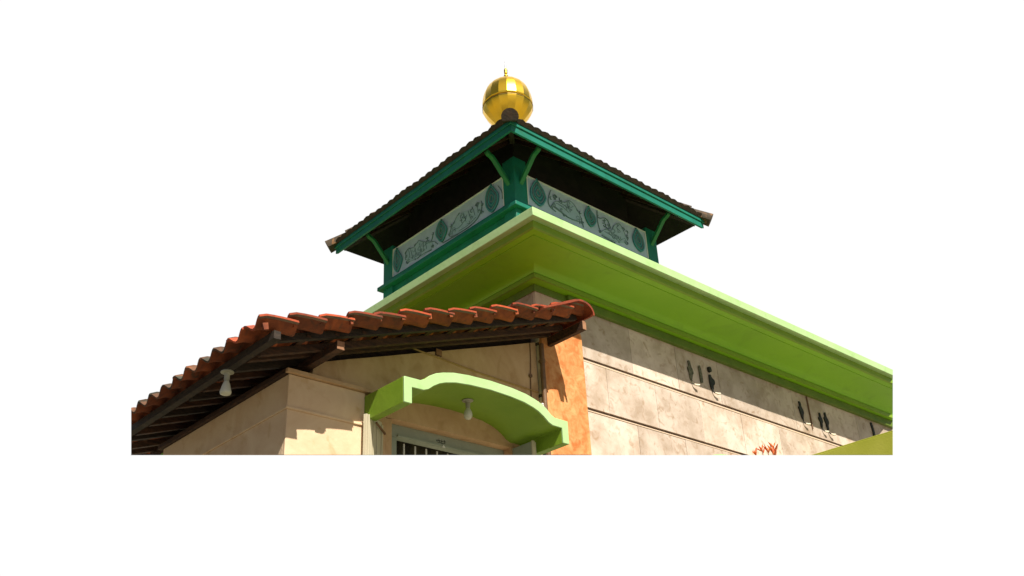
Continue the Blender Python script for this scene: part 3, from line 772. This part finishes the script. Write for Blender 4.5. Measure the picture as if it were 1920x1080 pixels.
bm = BM(); tube(bm, [DC + Vector((0, 0, .625)), DC + Vector((0, 0, .795))], [.0075, .006], 8); obj('rod', bm, M['steel'], sp, smooth=50)

# ------------------------------------------------------------------ fittings on the right wall
def fitting(x, z, h, style, label):
    """black wall hook: a knob, a teardrop plate and a curled tip with its sun glint painted pale"""
    t = thing('wall_hook', label, 'wall hook', (x, Y0, z), 'wall hooks under the cornice')
    fn = lambda a, b, d: (x + a * h * 1.45, Y0 - d, z + b * h)
    if style == 'teardrop':
        pl = [(-.02, .62), (.06, .62), (.08, .52), (.20, .40), (.24, .28), (.20, .18), (.12, .14), (.13, -.10), (.06, -.20), (.0, -.12), (-.02, .1), (-.05, .3)]
        kn = [(-.05, .98), (.0, 1.02), (.05, 1.0), (.08, .9), (.07, .78), (.01, .74), (-.05, .8)]
    elif style == 'leaf':
        pl = [(-.02, .95), (.03, 1.0), (.07, .9), (.09, .72), (.17, .52), (.19, .36), (.12, .24), (.08, .02), (.04, -.1), (-.01, .02), (-.04, .3), (-.09, .45), (-.10, .62), (-.02, .74)]
        kn = None
    else:
        pl = [(-.04, 1.0), (.04, 1.02), (.09, .9), (.11, .5), (.12, .05), (.05, -.05), (-.02, .0), (-.02, .5)]
        kn = None
    mm = M['verdigris'] if 'weathered' in label else M['black']
    rf = random.Random(int(x * 100)); pl = [(a + rf.uniform(-.022, .022), b + rf.uniform(-.03, .03)) for a, b in pl]
    bm = BM(); prism(bm, smooth_line(pl, 3, True), fn, .002, .016)
    obj('plate', bm, mm, t, bevel=.002)
    if kn:
        bm = BM(); prism(bm, smooth_line(kn, 3, True), fn, .002, .03); obj('knob', bm, mm, t, bevel=.003)
    if style != 'slot':
        tip = [(.04, -.08, .012), (.06, -.22, .012), (.10, -.30, .022), (.20, -.34, .034), (.30, -.31, .042)]
        bm = BM(); tube(bm, [fn(a, b, d) for a, b, d in tip[:4]], .006, 8); obj('hook', bm, mm, t, smooth=50)
        bm = BM(); tube(bm, [fn(*tip[2]), fn(*tip[3]), fn(*tip[4])], [.007, .012, .009], 8)
        obj('tip', bm, M['sun_glint'], t, smooth=50)
fitting(7.190, 5.085, .185, 'leaf', 'weathered grey-green leaf shaped hook, nearest the orange pilaster')
fitting(7.350, 5.085, .165, 'slot', 'weathered grey-green narrow fitting between the leaf shaped hook and the knobbed black hook')
fitting(7.500, 5.075, .200, 'teardrop', 'solid black teardrop hook with separate round knob at its top')
fitting(9.060, 5.085, .190, 'leaf', 'black leaf shaped hook, left one of the far cluster near the yellow-green wall')
fitting(9.425, 5.065, .165, 'leaf', 'small black leaf shaped hook in the middle of the far cluster')
fitting(9.545, 5.065, .190, 'teardrop2' if False else 'leaf', 'black leaf shaped hook, right one of the far cluster near the yellow-green wall')
fitting(10.565, 5.150, .185, 'slot', 'plain long black fitting just above the yellow-green wall')
sc_ = thing('wall_conduit', 'thin grey-brown conduit running down the tiled wall beside the far cluster of hooks', 'conduit', (9.25, Y0, 4.9))
bm = BM(); tube(bm, [(9.235, Y0 - .008, 5.37), (9.238, Y0 - .008, 5.0)], .009, 6); obj('conduit_run', bm, M['pipe'], sc_, smooth=50)

# ------------------------------------------------------------------ yellow-green wall and red plant
pw = thing('parapet_wall', 'plain yellow-green wall end jutting out below the far right cornice', 'wall', (9.0, 4.6, 0))
bm = BM(); box(bm, 9.0, 9.22, 3.2, 5.19, 3.0, 4.640); pb = obj('wall_body', bm, M['lime'], pw, bevel=.004)
bm = BM(); box(bm, 9.003, 9.217, 3.2, 5.19, 4.6405, 4.655); obj('coping', bm, M['lime'], pw, bevel=.003)

plant = thing('red_shrub', 'red-orange leaved shrub tips rising in front of the beige tiled wall', 'plant', (7.9, 4.95, 3.6))
bm = BM(); bl = BM()
def leaf(b, p, d, L, w):
    p, d = Vector(p), Vector(d).normalized(); s_ = d.cross(Vector((.5, .8, .2))).normalized(); n_ = s_.cross(d)
    ks = [(0, .25), (.3, .9), (.6, 1.0), (.85, .5), (1, .03)]
    rows_ = []
    for t, k in ks:
        c = p + d * (L * t) + n_ * (.12 * L * t * t)
        rows_.append([b.verts.new(c - s_ * w * k * .5 + n_ * .002), b.verts.new(c + n_ * .006 - n_ * w * .15 * k), b.verts.new(c + s_ * w * k * .5 + n_ * .002), b.verts.new(c - n_ * w * .2 * k)])
    for a_, c_ in zip(rows_[:-1], rows_[1:]):
        for k in range(4): b.faces.new((a_[k], a_[(k + 1) % 4], c_[(k + 1) % 4], c_[k]))
    b.faces.new(rows_[0]); b.faces.new(rows_[-1][::-1])
for (px, zt, k) in ((7.78, 4.41, 4), (7.85, 4.455, 5), (7.92, 4.455, 4), (8.0, 4.465, 5), (8.06, 4.525, 6), (8.12, 4.47, 4)):
    y = 4.98 + random.uniform(-.06, .06)
    sb = BM(); tube(sb, [(px - .01, y, 3.9), (px, y, zt)], [.008, .004], 6); obj('stem', sb, M['stem'], plant)
    for j in range(k):
        a = 6.28 * j / k + random.uniform(-.5, .5)
        leaf(bl, (px, y, zt - .012 * j), (math.cos(a), math.sin(a) * .7, random.uniform(.5, 2.2)), random.uniform(.055, .095), random.uniform(.013, .019))
obj('leaves', bl, M['red_leaf'], plant, smooth=50)
